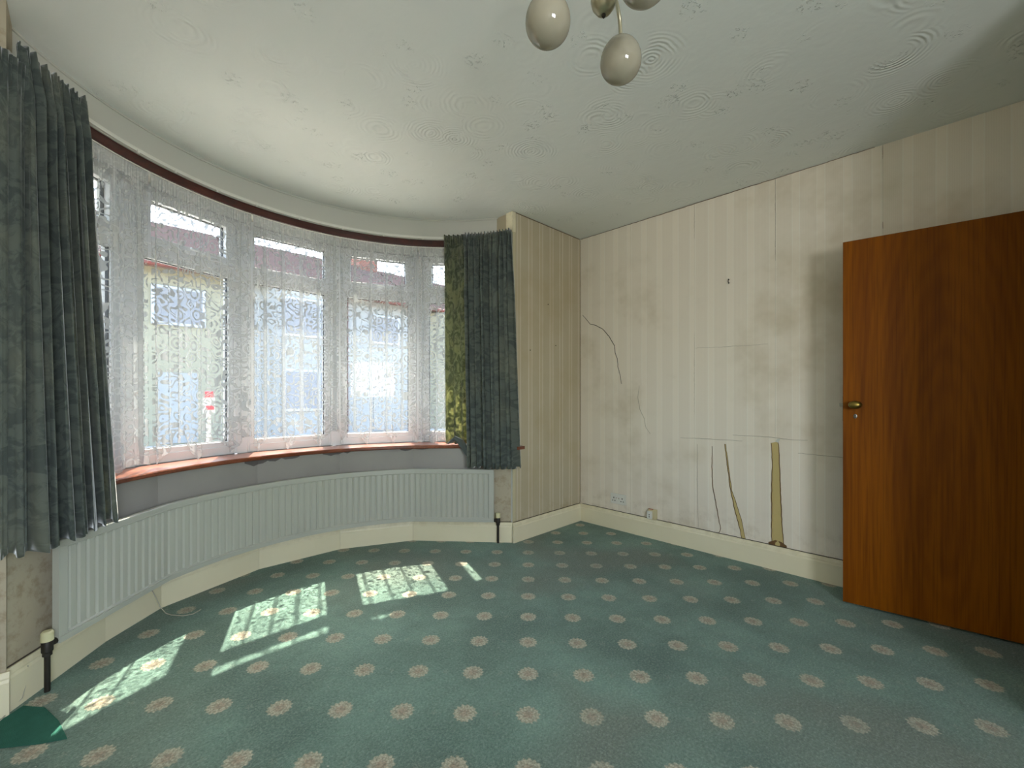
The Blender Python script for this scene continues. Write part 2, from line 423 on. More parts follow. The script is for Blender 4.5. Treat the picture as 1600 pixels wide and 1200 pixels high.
M = {}
M['paper_r'] = mat_wallpaper('striped_wallpaper_right', 1, 1.475)
M['paper_f'] = mat_wallpaper('striped_wallpaper_front', 0, 2.415, srgb(180, 168, 142), srgb(187, 175, 150))  # same paper, base darkened for this wall's dimmer light and its browner dirt
M['carpet'] = mat_carpet()
M['ceil'] = mat_ceiling()
M['plaster'] = plain('plain_cream_plaster', srgb(196, 195, 185), 0.7, var=0.05, scale=2, bump=0.15, bscale=30)
M['lowpaper'] = mat_lowpaper()
M['skirt'] = mat_skirt()
M['upvc'] = plain('white_window_plastic', srgb(198, 200, 202), 0.35, var=0.02)
M['gasket'] = plain('black_rubber', srgb(40, 40, 42), 0.6)
M['glass'] = mat_glass()
M['lace'] = mat_lace()
M['velvet'] = mat_velvet(); M['velvet_thin'] = mat_velvet('single_layer_velvet', 0.5)
M['rad'] = plain('white_radiator_enamel', srgb(174, 174, 163), 0.38, var=0.03, scale=3)
M['rad_dark'] = plain('radiator_inside', srgb(70, 70, 66), 0.7)
M['sill'] = mat_wood('varnished_red_brown_sill', srgb(92, 46, 28), srgb(140, 76, 46), srgb(176, 108, 68), axis=0, rough=0.28, coat=0.3, cathedral=False)
M['batten'] = mat_wood('dark_red_brown_batten', srgb(52, 20, 14), srgb(84, 34, 22), srgb(104, 46, 30), axis=0, rough=0.4, cathedral=False)
M['door'] = mat_wood('sapele_veneer', srgb(112, 58, 0), srgb(134, 74, 0), srgb(156, 92, 4), axis=2, scale=1.0, rough=0.5, coat=0.0, spec=0.12)
M['brass'] = plain('aged_brass', srgb(140, 120, 62), 0.35, 1.0, var=0.25, scale=30)
M['lampmetal'] = plain('dull_ivory_metal', srgb(176, 168, 142), 0.35, 0.6, var=0.1)
M['steel'] = plain('dull_steel', srgb(120, 118, 110), 0.4, 1.0)
M['darkpipe'] = plain('dirty_dark_brass_pipe', srgb(44, 40, 34), 0.55, 0.4, var=0.4, scale=40)
M['valvecap'] = plain('yellowed_plastic_cap', srgb(206, 200, 160), 0.5, var=0.08, scale=20)
M['white_plastic'] = plain('white_plastic', srgb(216, 214, 204), 0.4, var=0.03)
M['cream_plastic'] = plain('yellowed_plastic', srgb(198, 186, 146), 0.5, var=0.06)
M['hole'] = plain('black_recess', srgb(18, 18, 18), 0.8)
M['red'] = plain('red_plastic', srgb(150, 60, 50), 0.5)
M['crack'] = plain('dark_crack', srgb(70, 62, 50), 0.9)
M['crease'] = plain('raised_paper_crease', srgb(160, 150, 130), 0.7)
M['tear'] = plain('bared_ochre_plaster', srgb(188, 168, 112), 0.85, var=0.12, scale=9, bump=0.3)
M['tearedge'] = plain('torn_paper_edge', srgb(104, 76, 44), 0.9)
M['torn_grey'] = plain('bared_dark_grey_undercoat', srgb(98, 92, 90), 0.8, var=0.08)
M['cable'] = plain('grubby_white_cable', srgb(170, 166, 150), 0.5)
M['plaincarpet'] = plain('plain_green_carpet', srgb(50, 98, 84), 0.95, var=0.2, scale=30, bump=0.6, bscale=300, spec=0.1)
M['globe'] = None
t = NT('opal_glass_shade'); tr = t.n('ShaderNodeBsdfTranslucent', i_Color=c4(0.5, 0.47, 0.40))
pb = t.pbr(srgb(178, 170, 150), 0.07, 0, None, 0.5, Coat_Weight=0.6, Coat_Roughness=0.05)
ms = t.n('ShaderNodeMixShader'); ms.inputs[0].default_value = 0.3; t.put(ms.inputs[1], pb); t.put(ms.inputs[2], tr.outputs[0]); M['globe'] = t.done(ms.outputs[0])
M['render'] = plain('pale_render', srgb(164, 158, 134), 0.9, var=0.05, scale=1.2)
M['render2'] = plain('white_render', srgb(168, 168, 164), 0.9, var=0.05, scale=1.2)
M['housebrick'] = mat_brick('red_house_brick', srgb(150, 82, 62), srgb(124, 66, 52), srgb(176, 166, 150), 4.0)
M['gwall'] = mat_brick('garden_wall_brick', srgb(146, 96, 72), srgb(120, 78, 60), srgb(170, 160, 146), 4.0)
t = NT('brown_roof_tiles'); o_ = t.obj(); ax_ = t.xyz(o_)
n_ = t.noise(o_, 3, 3).outputs['Fac']; M['roof'] = t.done(t.pbr(t.mix(n_, srgb(116, 92, 84), srgb(140, 116, 106)), 0.9))
M['gutter'] = plain('dark_red_gutter', srgb(120, 58, 50), 0.6)
M['houseglass'] = plain('dark_house_glass', srgb(150, 150, 152), 0.5, spec=0.15)
M['road'] = plain('grey_tarmac', srgb(120, 118, 114), 0.95, var=0.1, scale=5)
M['paving'] = plain('pale_paving', srgb(196, 190, 178), 0.9, var=0.08, scale=5)
M['grass'] = plain('garden_grass', srgb(92, 110, 60), 0.95, var=0.25, scale=9)
M['hedge'] = plain('dark_green_leaf', srgb(62, 84, 44), 0.8, var=0.3, scale=20)
M['sticker'] = plain('red_sign_print', srgb(200, 50, 60), 0.6)

# ------------------------------------------------------------------ large structure
ZC = 2.56; WX = 3.212; FY = 2.37; BY = -2.1; LX = -1.07
# arc of the bay as a path of (x, y, outward x, outward y)
def arc(r, d0, d1, n):
    p = []
    for i in range(n + 1):
        d = d0 + (d1 - d0) * i / n; q = pol(r, d); p.append((q.x, q.y, math.sin(R(d)), math.cos(R(d))))
    return p

fl = MB(); fl.box(-1.3, 3.5, -2.4, 4.0, -0.12, 0.0)
floor = struct(fl.build('floor', M['carpet']), 'green patterned carpet with rows of pale round flowers', 'carpet')
ce = MB(); ce.box(-1.3, 3.5, -2.4, 3.6, ZC, ZC + 0.12)
ceil = struct(ce.build('ceiling', M['ceil']), 'off white ceiling with combed swirl plaster texture', 'ceiling')

wr = MB(); wr.box(WX, WX + 0.2, -0.6, FY + 0.3, -0.05, ZC + 0.05)
wall_right = struct(wr.build('wall_right', M['plaster']), 'right wall in cream striped wallpaper, cracked and torn', 'wall')
seams = [2.37, 1.855, 1.328, 0.80, 0.265, -0.265, -0.40]
for a_, b_ in zip(seams[:-1], seams[1:]):
    m = MB(); m.box(WX - 0.0015, WX + 0.001, b_ + 0.0008, a_ - 0.0004, 0.13, ZC - 0.004)
    m.build('wallpaper_drop', M['paper_r'], wall_right)

wf = MB()
wf.prism([(2.345, FY), (WX + 0.1, FY), (WX + 0.1, FY + 0.3), (2.50, FY + 0.34), (2.425, 2.655), (2.345, 2.565)], -0.05, ZC + 0.05)
wall_front = struct(wf.build('wall_front', M['plaster']), 'narrow striped wallpaper wall between the bay and the corner', 'wall')
fs = [2.352, 2.415 + 0.065, 3.0, WX - 0.002]
for a_, b_ in zip(fs[:-1], fs[1:]):
    if b_ == fs[1]: continue
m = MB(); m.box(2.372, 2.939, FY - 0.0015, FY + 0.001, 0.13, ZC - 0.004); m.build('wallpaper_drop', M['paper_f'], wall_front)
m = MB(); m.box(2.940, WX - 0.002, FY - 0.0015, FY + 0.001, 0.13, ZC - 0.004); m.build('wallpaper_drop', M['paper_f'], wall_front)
m = MB(); m.box(2.3435, 2.346, FY + 0.07, FY + 0.196, 0.75, ZC - 0.004); m.build('wallpaper_return', M['paper_f'], wall_front)

wl = MB(); wl.prism([(LX - 0.2, FY), (-0.205, FY), (-0.205, 2.565), (-0.285, 2.655), (-0.36, 2.71), (LX - 0.2, 2.67)], -0.05, ZC + 0.05)
struct(wl.build('wall_front_left', mat_lowpaper()), 'front wall at the far left behind the curtain', 'wall')
m = MB(); m.box(LX - 0.2, LX, BY - 0.2, FY + 0.1, -0.05, ZC + 0.05); struct(m.build('wall_left', M['paper_r']), 'left wall outside the picture', 'wall')
# back wall with an opening added for the fill light, and the lobby with the doorway
m = MB(); m.box(LX - 0.2, -1.12, BY - 0.2, BY, 0, ZC); m.box(-1.12, 0.72, BY - 0.2, BY, 0, 0.78); m.box(-1.12, 0.72, BY - 0.2, BY, 2.12, ZC); m.box(0.72, 2.3, BY - 0.2, BY, 0, ZC)
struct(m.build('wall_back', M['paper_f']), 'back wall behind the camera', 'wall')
m = MB(); m.box(2.10, 2.20, BY - 0.2, -0.40, 0, ZC); m.box(2.20, 2.24, -0.50, -0.40, 0, ZC); m.box(2.24, 3.05, -0.50, -0.40, 2.03, ZC); m.box(3.05, WX + 0.05, -0.50, -0.40, 0, ZC)
m.box(2.20, 3.5, -1.65, -1.55, 0, ZC); m.box(WX, WX + 0.1, -1.6, -0.45, 0, ZC)
struct(m.build('wall_lobby', M['plaster']), 'partition with the doorway', 'wall')

# bay: wall below the sill (faceted), upper curved band, soffit
low_ang = [-65.6, -47, -34, -11, 11, 33, 65.6]; low_r = [1.39, 1.378, 1.405, 1.40, 1.392, 1.378, 1.39]
def lowpath(dr):
    p = []
    for a_, r_ in zip(low_ang, low_r):
        q = pol(r_, a_); p.append((q.x, q.y, math.sin(R(a_)), math.cos(R(a_))))
    return p
wb = MB(); wb.sweep([p for p in lowpath(0)], [(0.022, -0.05), (0.022, 0.724), (0.34, 0.724), (0.34, -0.05)])
struct(wb.build('wall_bay_lower', M['lowpaper']), 'grey papered wall under the bay window sill', 'wall')
wu = MB(); wu.sweep(arc(1.48, -63, 63, 60), [(0, 2.335), (0, ZC + 0.03), (0.235, ZC + 0.03), (0.235, 2.29), (0.165, 2.29), (0.165, 2.335)])
struct(wu.build('wall_bay_upper', M['plaster'], smooth=True, angle=40), 'curved plain band of wall above the bay window', 'wall')
m = MB(); m.box(2.336, 2.349, FY - 0.0005, FY + 0.066, 2.415, ZC - 0.002); m.box(2.336, 2.372, FY - 0.006, FY + 0.001, 2.40, ZC - 0.002)
struct(m.build('trim_1', M['skirt'], bevel=0.002), 'short cream corner strip at the top of the bay opening', 'trim')
m = MB(); m.box(2.344, 2.372, FY - 0.0022, FY + 0.002, 0.13, 2.40)
struct(m.build('trim_2', plain('bare_olive_edge', srgb(190, 180, 148), 0.7)), 'plain cream edge strip beside the right curtain', 'trim')
# ceiling line bead along the bay
m = MB(); m.sweep(arc(1.474, -62, 61, 50), [(0, ZC - 0.010), (0, ZC), (0.012, ZC), (0.012, ZC - 0.010)])
struct(m.build('trim_3', M['plaster'], smooth=True, angle=40), 'thin bead where the curved wall meets the ceiling', 'trim')

# skirting boards
SK = [(0.018, 0.0), (0, 0.0), (0, 0.118), (0.004, 0.128), (0.004, 0.134), (0.009, 0.146), (0.012, 0.152), (0.018, 0.152)]
def board(p, q, name, parent, o1=None, o2=None):
    d = Vector((q[0] - p[0], q[1] - p[1])); nrm = Vector((-d.y, d.x)).normalized()
    m = MB()
    o1 = o1 or nrm; o2 = o2 or nrm
    m.sweep([(p[0], p[1], o1[0], o1[1]), (q[0], q[1], o2[0], o2[1])], SK)
    return m.build(name, M['skirt'], parent)
bb = struct(empty('baseboard_bay', (1.07, 3.1, 0)), 'cream skirting around the bay under the radiator', 'skirting board')
lp = lowpath(0)
for i in range(len(lp) - 1):
    p, q = lp[i], lp[i + 1]; d = Vector((q[0] - p[0], q[1] - p[1])).normalized() * 0.0006
    b = board((p[0] + d.x - 1.07, p[1] + d.y - 3.1), (q[0] - d.x - 1.07, q[1] - d.y - 3.1), 'board', bb, p[2:], q[2:])
br = struct(empty('baseboard_right', (WX, 1.0, 0)), 'cream skirting along the foot of the striped right wall', 'skirting board')
m = MB(); m.sweep([(-0.024, FY - 1.0, 1, 0), (-0.024, -1.4, 1, 0)], SK); m.build('board', M['skirt'], br)
bf = struct(empty('baseboard_front', (2.8, FY, 0)), 'short cream skirting between the bay and the corner', 'skirting board')
m = MB(); m.sweep([(2.336 - 2.8, -0.024, 0, 1), (WX - 2.8, -0.024, 0, 1)], SK); m.build('board', M['skirt'], bf)
bl = struct(empty('baseboard_left', (-0.6, FY, 0)), 'cream skirting at the far left edge of the picture', 'skirting board')
m = MB(); m.sweep([(LX + 0.6, -0.024, 0, 1), (-0.196 + 0.6, -0.024, 0, 1)], SK); m.build('board', M['skirt'], bl)

# ------------------------------------------------------------------ window sill
def sill_path(off):
    p = arc(1.34, -66, 56, 60)
    return p
m = MB(); prof = [(0.004, 0.722), (0, 0.728), (0, 0.741), (0.005, 0.747), (0.235, 0.747), (0.235, 0.722)]
pa = arc(1.34, -64.5, 56, 60)
pa.append((2.285, 2.43, 0.75, 0.66)); 
m.sweep(pa, prof)
m.prism([(2.27, 2.445), (2.33, FY - 0.075), (2.405, FY - 0.072), (2.405, FY - 0.002), (2.343, FY - 0.002), (2.343, 2.50)], 0.7225, 0.7465)
sill = tag(m.build('window_sill', M['sill'], smooth=True, angle=30), 'long curved red-brown wooden window sill under the bay window', 'window sill')
for (a0, a1, dz) in ((-14.5, -8.5, 0.052), (-9, -5.2, 0.036), (-5.2, -0.5, 0.03), (6, 12.0, 0.03), (12.0, 14.0, 0.022), (29, 33, 0.026), (33, 38, 0.015)):
    pts = []
    n = 5
    for k in range(n + 1):
        f = k / n; pts.append((a0 + (a1 - a0) * f, (0.35 + 0.65 * math.sin(f * math.pi * 0.9 + 0.2)) * dz * rnd.uniform(0.75, 1)))
    m = MB(); rows = [[], []]
    for a_, dd in pts:
        # lies on the faceted wall face
        best = None
        for i in range(len(lp) - 1):
            if low_ang[i] <= a_ <= low_ang[i + 1]:
                P0 = Vector((lp[i][0] + lp[i][2] * 0.022, lp[i][1] + lp[i][3] * 0.022)); P1 = Vector((lp[i + 1][0] + lp[i + 1][2] * 0.022, lp[i + 1][1] + lp[i + 1][3] * 0.022))
                dv = Vector((math.sin(R(a_)), math.cos(R(a_)))); c0 = Vector((BC.x, BC.y)); e = P1 - P0
                den = dv.x * e.y - dv.y * e.x; w0 = P0 - c0
                s_ = (w0.x * e.y - w0.y * e.x) / den; best = c0 + dv * (s_ - 0.0015)
        rows[0].append((best.x, best.y, 0.722)); rows[1].append((best.x, best.y, 0.722 - dd))
    m.quadgrid(rows); o = m.build('torn_paper_patch', M['torn_grey'], bpy.data.objects['wall_bay_lower'], solid=0.001)

# ------------------------------------------------------------------ windows (five casements)
WA = 1.585; HW = WA * math.tan(R(11.5)) + 0.004
WZ0, WZ1 = 0.747, 2.335
def frame_rect(m, x0, x1, z0, z1, wd, y0, y1, wtop=None, wbot=None):
    wt = wtop or wd; wb_ = wbot or wd
    m.box(x0, x0 + wd, y0, y1, z0, z1); m.box(x1 - wd, x1, y0, y1, z0, z1)
    m.box(x0 + wd, x1 - wd, y0, y1, z0, z0 + wb_); m.box(x0 + wd, x1 - wd, y0, y1, z1 - wt, z1)
names = ['window_1', 'window_2', 'window_3', 'window_4', 'window_5']
wlab = ['leftmost white bay window, mostly behind the left curtain', 'white bay window second from the left with opening top light',
        'middle white bay window with a fixed pane above the tall pane', 'white bay window fourth from the left with a stay on its top light',
        'rightmost white bay window, largely behind the right curtain']
for i in range(-2, 3):
    e = empty(names[i + 2], pol(WA, 23 * i), R(-23 * i)); struct(e, wlab[i + 2], 'window')
    m = MB(); frame_rect(m, -HW, HW, WZ0, WZ1, 0.055, 0, 0.07, 0.055, 0.055)
    m.box(-HW + 0.055, HW - 0.055, 0, 0.07, 1.945, 1.995)
    m.build('frame', M['upvc'], e, bevel=0.004)
    fixed = (i == 0)
    x0, x1 = -HW + 0.052, HW - 0.052
    # lower sash
    m = MB(); frame_rect(m, x0, x1, WZ0 + 0.052, 1.948, 0.035, 0.006, 0.06); lo = m.build('lower_sash', M['upvc'], e, bevel=0.004)
    m = MB(); m.box(x0 + 0.033, x1 - 0.033, 0.025, 0.031, WZ0 + 0.085, 1.915); m.build('pane', M['glass'], lo)
    m = MB(); frame_rect(m, x0 + 0.034, x1 - 0.034, WZ0 + 0.086, 1.914, 0.005, 0.020, 0.036); m.build('gasket', M['gasket'], lo)
    # upper light
    th = 0.035 if fixed else 0.062
    m = MB(); frame_rect(m, x0, x1, 1.992, WZ1 - 0.052, th, -0.012 if not fixed else 0.006, 0.06, min(th, 0.045), min(th, 0.045)); up = m.build('upper_sash', M['upvc'], e, bevel=0.004)
    zt, zb = WZ1 - 0.052 - min(th, 0.045), 1.992 + min(th, 0.045)
    m = MB(); m.box(x0 + th - 0.002, x1 - th + 0.002, 0.025, 0.031, zb - 0.002, zt + 0.002); m.build('pane', M['glass'], up)
    m = MB(); frame_rect(m, x0 + th - 0.001, x1 - th + 0.001, zb - 0.001, zt + 0.001, 0.005, 0.020, 0.036); m.build('gasket', M['gasket'], up)
    if not fixed:
        hx = 0.06
        m = MB(); m.box(hx - 0.035, hx + 0.035, -0.022, -0.012, 2.004, 2.022); m.tube([(hx, -0.018, 2.013), (hx, -0.04, 2.013), (hx - 0.03, -0.047, 2.016), (hx - 0.085, -0.047, 2.02)], 0.009, 8)
        m.build('handle', M['upvc'], up, smooth=True, angle=40)
    m = MB(); m.box(-HW, HW, 0.07, 0.17, WZ0 - 0.02, WZ0 + 0.02); m.build('outer_sill', M['upvc'], e)
# posts between neighbouring windows
for d in (-34.5, -11.5, 11.5, 34.5):
    e = empty('trim_4', pol(WA / math.cos(R(11.5)), d), R(-d))
    e.name = 'trim_%d' % (4 + [-34.5, -11.5, 11.5, 34.5].index(d))
    struct(e, 'white upright cover strip where two bay windows meet', 'trim')
    m = MB(); m.prism([(-0.042, -0.004), (-0.03, -0.016), (0.03, -0.016), (0.042, -0.004), (0.03, 0.10), (-0.03, 0.10)], WZ0, WZ1); m.build('post', M['upvc'], e)

# wooden batten and the white curtain track on the curved wall
m = MB(); m.sweep(arc(1.458, -62, 62, 70), [(0, 2.338), (0, 2.386), (0.021, 2.386), (0.021, 2.338)])
bat = tag(m.build('curtain_batten', M['batten'], smooth=True, angle=40), 'dark red-brown curved timber batten above the net curtains', 'batten')
tr = empty('curtain_track', (1.07, 3.2, 2.40))
tag(tr, 'white curved curtain track running above the dark batten', 'curtain rail')
def loc(o, p): o.parent = p; o.matrix_parent_inverse = Matrix.Translation(-Vector(p.location)); return o
m = MB(); pt = [(-1.05, FY - 0.03, 0, 1), (-0.30, FY - 0.03, 0, 1), (-0.235, FY - 0.025, 0.3, 0.95)] + arc(1.435, -59.5, 60.5, 70)
m.sweep(pt, [(0, 2.390), (0, 2.408), (0.014, 2.408), (0.014, 2.390)]); loc(m.build('rail', M['white_plastic'], smooth=True, angle=40), tr)
m = MB(); m.sweep(arc(1.449, -60, 61, 60), [(0, 2.387), (0, 2.399), (0.035, 2.399), (0.035, 2.387)]); loc(m.build('mounting_strip', M['plaster'], smooth=True, angle=40), tr)
for k, a_ in enumerate((-38, -30, -20.5, -11, 0, 12, 24, 36)):
    p = pol(1.432, a_, 2.385); c, s_ = math.cos(R(a_)), math.sin(R(a_))
    m = MB(); hh = 0.006; base = [(-0.004, -0.004), (0.004, -0.004), (0.004, 0.004), (-0.004, 0.004)]
    m.prism([(p.x + x * c + y * s_, p.y - x * s_ + y * c) for x, y in base], p.z - 0.006, p.z + 0.012); loc(m.build('glider', M['white_plastic']), tr)
# taut wire of the net curtains
m = MB(); m.tube([pol(1.452, a_, 2.325) for a_ in range(-58, 59, 2)], 0.003, 6)
tag(m.build('net_curtain_wire', M['white_plastic'], smooth=True), 'thin white wire under the batten that carries the nets', 'curtain wire')

# ------------------------------------------------------------------ net curtains
def smooth_rand(seed, n):
    r = random.Random(seed); a = [r.uniform(0, 2 * math.pi) for _ in range(n)]; b = [r.uniform(0.6, 1.0) for _ in range(n)]
    return a, b
netlab = ['lace net curtain at the far left, beside the left grey-green curtain', 'lace net curtain over the second window from the left',
          'lace net curtain over the middle window, its hem arched', 'lace net curtain over the fourth window from the left',
          'lace net curtain at the right, partly behind the right curtain']
zs = [0.0, .006, .012, .02, .03, .045, .07, .1, .14, .2, .3, .4, .5, .6, .7, .78, .84, .88, .91, .94, .97, 1.0]
for i in range(5):
    c0 = 23 * (i - 2); a0, a1 = c0 - 11.35, c0 + 11.35
    if i == 0: a0 = -60
    if i == 4: a1 = 60
    N = 190; pa_, pb_ = smooth_rand(40 + i, 8)
    rows = []; uvs = []
    for zi in zs:
        row = []
        for k in range(N + 1):
            f = k / N; a_ = a0 + (a1 - a0) * f
            u = R(a_ - a0) * 1.47
            ph = u * 2 * math.pi
            fold = 0.55 * math.sin(ph / 0.052 + pa_[0] + 1.2 * math.sin(ph / 0.21 + pa_[1])) + 0.35 * math.sin(ph / 0.031 + pa_[2]) + 0.5 * math.sin(ph / 0.13 + pa_[3])
            pleat = math.sin(ph / 0.0125 + 2 * math.sin(ph / 0.07 + pa_[4]))
            low = min(1, zi / 0.25)
            # scalloped hem: long points resting on the sill, open arches between
            sc_ = abs(math.sin((u + 0.02 * i) * math.pi / 0.205 + 0.5 * pa_[5]))
            hem = 0.752 + (0.115 * (sc_ ** 0.8) if i in (1, 2, 3) else 0.03 * sc_)
            z = 2.336 + (hem - 2.336) * zi
            r_ = 1.462 + 0.011 * fold * low + 0.004 * pleat * (1 - low * 0.8) + 0.004 - 0.012 * zi
            if zi > 0.95: r_ -= 0.012 * (zi - 0.95) / 0.05 * math.sin(ph / 0.08)
            q = pol(r_, a_ + 0.25 * low * math.sin(ph / 0.06), z)
            row.append(q); uvs.append((u * 1.2 + i * 3.1, z))
        rows.append(row)
    m = MB(); m.quadgrid(rows)
    o = m.build('net_curtain', M['lace'], smooth=True, uv=uvs)
    tag(o, netlab[i], 'net curtain', 'lace net curtains across the bay')

# ------------------------------------------------------------------ heavy curtains
def drape(name, top, bot, zt, zb, folds, amp_t, amp_b, seed, parent=None, N=260, NZ=40, hemwave=0.01, topwave=0.008, swing=0.0, pleat=0.007):
    """top / bot: lists of (x, y) control points of the hanging line at heading and hem"""
    def resample(pl, f):
        L = [0]
        for a_, b_ in zip(pl[:-1], pl[1:]): L.append(L[-1] + math.dist(a_, b_))
        s_ = f * L[-1]
        for k in range(len(pl) - 1):
            if s_ <= L[k + 1] + 1e-9:
                g = (s_ - L[k]) / max(1e-9, L[k + 1] - L[k])
                return (pl[k][0] + (pl[k + 1][0] - pl[k][0]) * g, pl[k][1] + (pl[k + 1][1] - pl[k][1]) * g), L[-1]
        return pl[-1], L[-1]
    a, b = smooth_rand(seed, 10); rows = []; uvs = []
    for iz in range(NZ + 1):
        g = iz / NZ; gg = g ** 1.3
        row = []
        for k in range(N + 1):
            f = k / N
            (tx, ty), Lt = resample(top, f); (bx, by), Lb = resample(bot, f)
            (tx2, ty2), _ = resample(top, min(1, f + 0.01)); (tx1, ty1), _ = resample(top, max(0, f - 0.01))
            d = Vector((tx2 - tx1, ty2 - ty1)).normalized(); nrm = Vector((d.y, -d.x))
            x = tx + (bx - tx) * g; y = ty + (by - ty) * g
            wp = f + 0.018 * math.sin(2 * math.pi * f * 2.3 + a[0]) + 0.012 * math.sin(2 * math.pi * f * 5.1 + a[1]) + swing * g * math.sin(2 * math.pi * f * 1.5 + a[7])
            ph = 2 * math.pi * folds * wp
            fo = (2 * math.sqrt(math.sin(ph / 2) ** 2 + 0.004) - 1) * (0.8 + 0.3 * math.sin(2 * math.pi * f * 3.3 + a[2])) + 0.16 * math.sin(ph * 1.6 + a[3] + g * 1.5)
            amp = amp_t + (amp_b - amp_t) * gg
            amp *= min(1, 0.30 + g * 7)
            pl_ = math.sin(2 * math.pi * folds * 3.1 * f + a[4]) * pleat * max(0, 1 - g * 14)
            side = 0.35 * amp * math.cos(ph) * min(1, g * 4)
            off = fo * amp + pl_
            x += nrm.x * off + d.x * side; y += nrm.y * off + d.y * side
            z = zt + (zb - zt) * g + topwave * (1 - g) * math.sin(2 * math.pi * folds * 1.55 * f + a[5]) * 0.6 + hemwave * g * math.sin(ph + a[6])
            row.append((x, y, z)); uvs.append((f * Lb * 1.9, z))
        rows.append(row)
    m = MB(); m.quadgrid(rows)
    return m.build(name, M['velvet_thin'] if name == 'leading_edge' else M['velvet'], parent, smooth=True, uv=uvs, solid=0.003)

ec = empty('curtain', (0, 2.4, 0.58)); tag(ec, 'full length grey-green velvet curtain gathered at the left of the bay', 'curtain', 'grey-green curtains of the bay window')
P = lambda r, a_: tuple(pol(r, a_)[:2])
o = drape('drape', [P(1.385, -64.2), P(1.39, -60), P(1.39, -56), P(1.38, -51.2)],
          [P(1.31, -69.5), P(1.30, -65), P(1.29, -60), P(1.29, -56), P(1.29, -50.5)], 2.432, 0.585, 9, 0.040, 0.062, 5, None, swing=0.02, topwave=0.02)
loc(o, ec)
o = drape('back_edge', [(-0.240, 2.325), (-0.205, 2.335), P(1.375, -64.0)], [(-0.222, 2.30), (-0.20, 2.28), P(1.305, -69)], 2.355, 0.585, 2, 0.006, 0.012, 12, None, N=90)
loc(o, ec)
ec2 = empty('curtain', (2.2, 2.5, 0.6)); tag(ec2, 'grey-green velvet curtain bunched at the right end of the bay', 'curtain', 'grey-green curtains of the bay window')
o = drape('drape', [P(1.385, 49.2), P(1.385, 54), P(1.385, 59), (2.30, 2.40), (2.318, 2.36)],
          [P(1.30, 52), P(1.29, 56), P(1.285, 60), (2.27, 2.345), (2.335, 2.305)], 2.412, 0.588, 10, 0.030, 0.045, 23, None, swing=0.015, topwave=0.012)
loc(o, ec2)
o = drape('leading_edge', [P(1.40, 42.9), P(1.40, 46), P(1.395, 49.6)], [P(1.385, 43.2), P(1.385, 47), P(1.37, 51)], 2.408, 0.757, 3, 0.008, 0.014, 31, None, N=90, hemwave=0.004)
loc(o, ec2)
m = MB(); m.tube([P(1.36, 44.5) + (0.76,), P(1.335, 47) + (0.80,), P(1.315, 49) + (0.775,), P(1.30, 51.5) + (0.70,), P(1.30, 53.5) + (0.62,)], 0.02, 10, [0.008, 0.02, 0.026, 0.028, 0.012])
loc(m.build('hem_fold', M['velvet'], smooth=True), ec2)

# ------------------------------------------------------------------ radiator
def rad_point(s):
    """s in metres along the radiator face; straight ends, curved middle"""
    return s
kn = [P(1.322, -60.1), P(1.322, -35.2)] + [P(1.322 - 0.012 * math.cos(R(a_ * 2.6)) * 0, a_) for a_ in range(-31, 33, 4)] + [P(1.322, 33.5), P(1.322, 60.2)]
LEN = [0]
for a_, b_ in zip(kn[:-1], kn[1:]): LEN.append(LEN[-1] + math.dist(a_, b_))
def rp(s):
    s = max(0, min(LEN[-1], s))
    for k in range(len(kn) - 1):
        if s <= LEN[k + 1] + 1e-9:
            a_, b_ = Vector(kn[k]), Vector(kn[k + 1]); g = (s - LEN[k]) / (LEN[k + 1] - LEN[k]); d = (b_ - a_).normalized()
            p = a_ + (b_ - a_) * g; return p, Vector((-d.y, d.x))
    return Vector(kn[-1]), Vector((0, 1))
radi = empty('radiator', (1.07, 3.1, 0.165)); tag(radi, 'long white ribbed steel radiator curving around under the bay window', 'radiator')
m = MB(); rows = [[] for _ in range(7)]
z0, z1 = 0.166, 0.566; pitch = 0.0407; TOT = LEN[-1]
S = [0.0]; n = int((TOT - 0.04) / pitch)
st0 = (TOT - n * pitch) / 2
for k in range(n):
    for fr, dp in ((0.0, 0.0), (0.10, 0.0), (0.26, 0.62), (0.84, 0.62)): S.append((st0 + (k + fr) * pitch, dp))
S = [(0, 1.0), (st0 - 0.006, 1.0)] + S[1:] + [(TOT - st0, 0.0), (TOT - st0 + 0.006, 1.0), (TOT, 1.0)]
zl = [(z0, 1), (z0 + 0.026, 1), (z0 + 0.032, 0.3), (z0 + 0.042, 0), (z1 - 0.045, 0), (z1 - 0.035, 0.3), (z1 - 0.029, 1), (z1 - 0.004, 1)]
rows = []
for z, flat in zl:
    row = []
    for s, dp in S:
        p, nn = rp(s); d = 0.012 * (1 - max(flat, dp)); d = d if flat < 1 else 0.0
        q = p + nn * d; row.append((q.x, q.y, z))
    rows.append(row)
m.quadgrid(rows); loc(m.build('ribbed_front_panel', M['rad'], smooth=True, angle=25), radi)
path = []
SS = [k * TOT / 60 for k in range(61)]
for s in sorted(set(SS + LEN)):
    p, nn = rp(s); path.append((p.x, p.y, nn.x, nn.y))
m = MB(); m.sweep(path, [(-0.003, z1 - 0.012), (-0.003, z1), (0.0, z1 + 0.003), (0.024, z1 + 0.003), (0.024, z1 - 0.012)]); loc(m.build('top_cover', M['rad'], smooth=True, angle=40), radi)
m = MB(); m.sweep(path, [(-0.002, z1 - 0.030), (-0.002, z1 - 0.026), (0.002, z1 - 0.026), (0.002, z1 - 0.030)]); loc(m.build('top_seam', M['rad'], smooth=True, angle=40), radi)
m = MB(); m.sweep(path, [(-0.004, z0 - 0.001), (-0.004, z0 + 0.022), (0.002, z0 + 0.022), (0.002, z0 - 0.001)]); loc(m.build('bottom_rail', M['rad'], smooth=True, angle=40), radi)
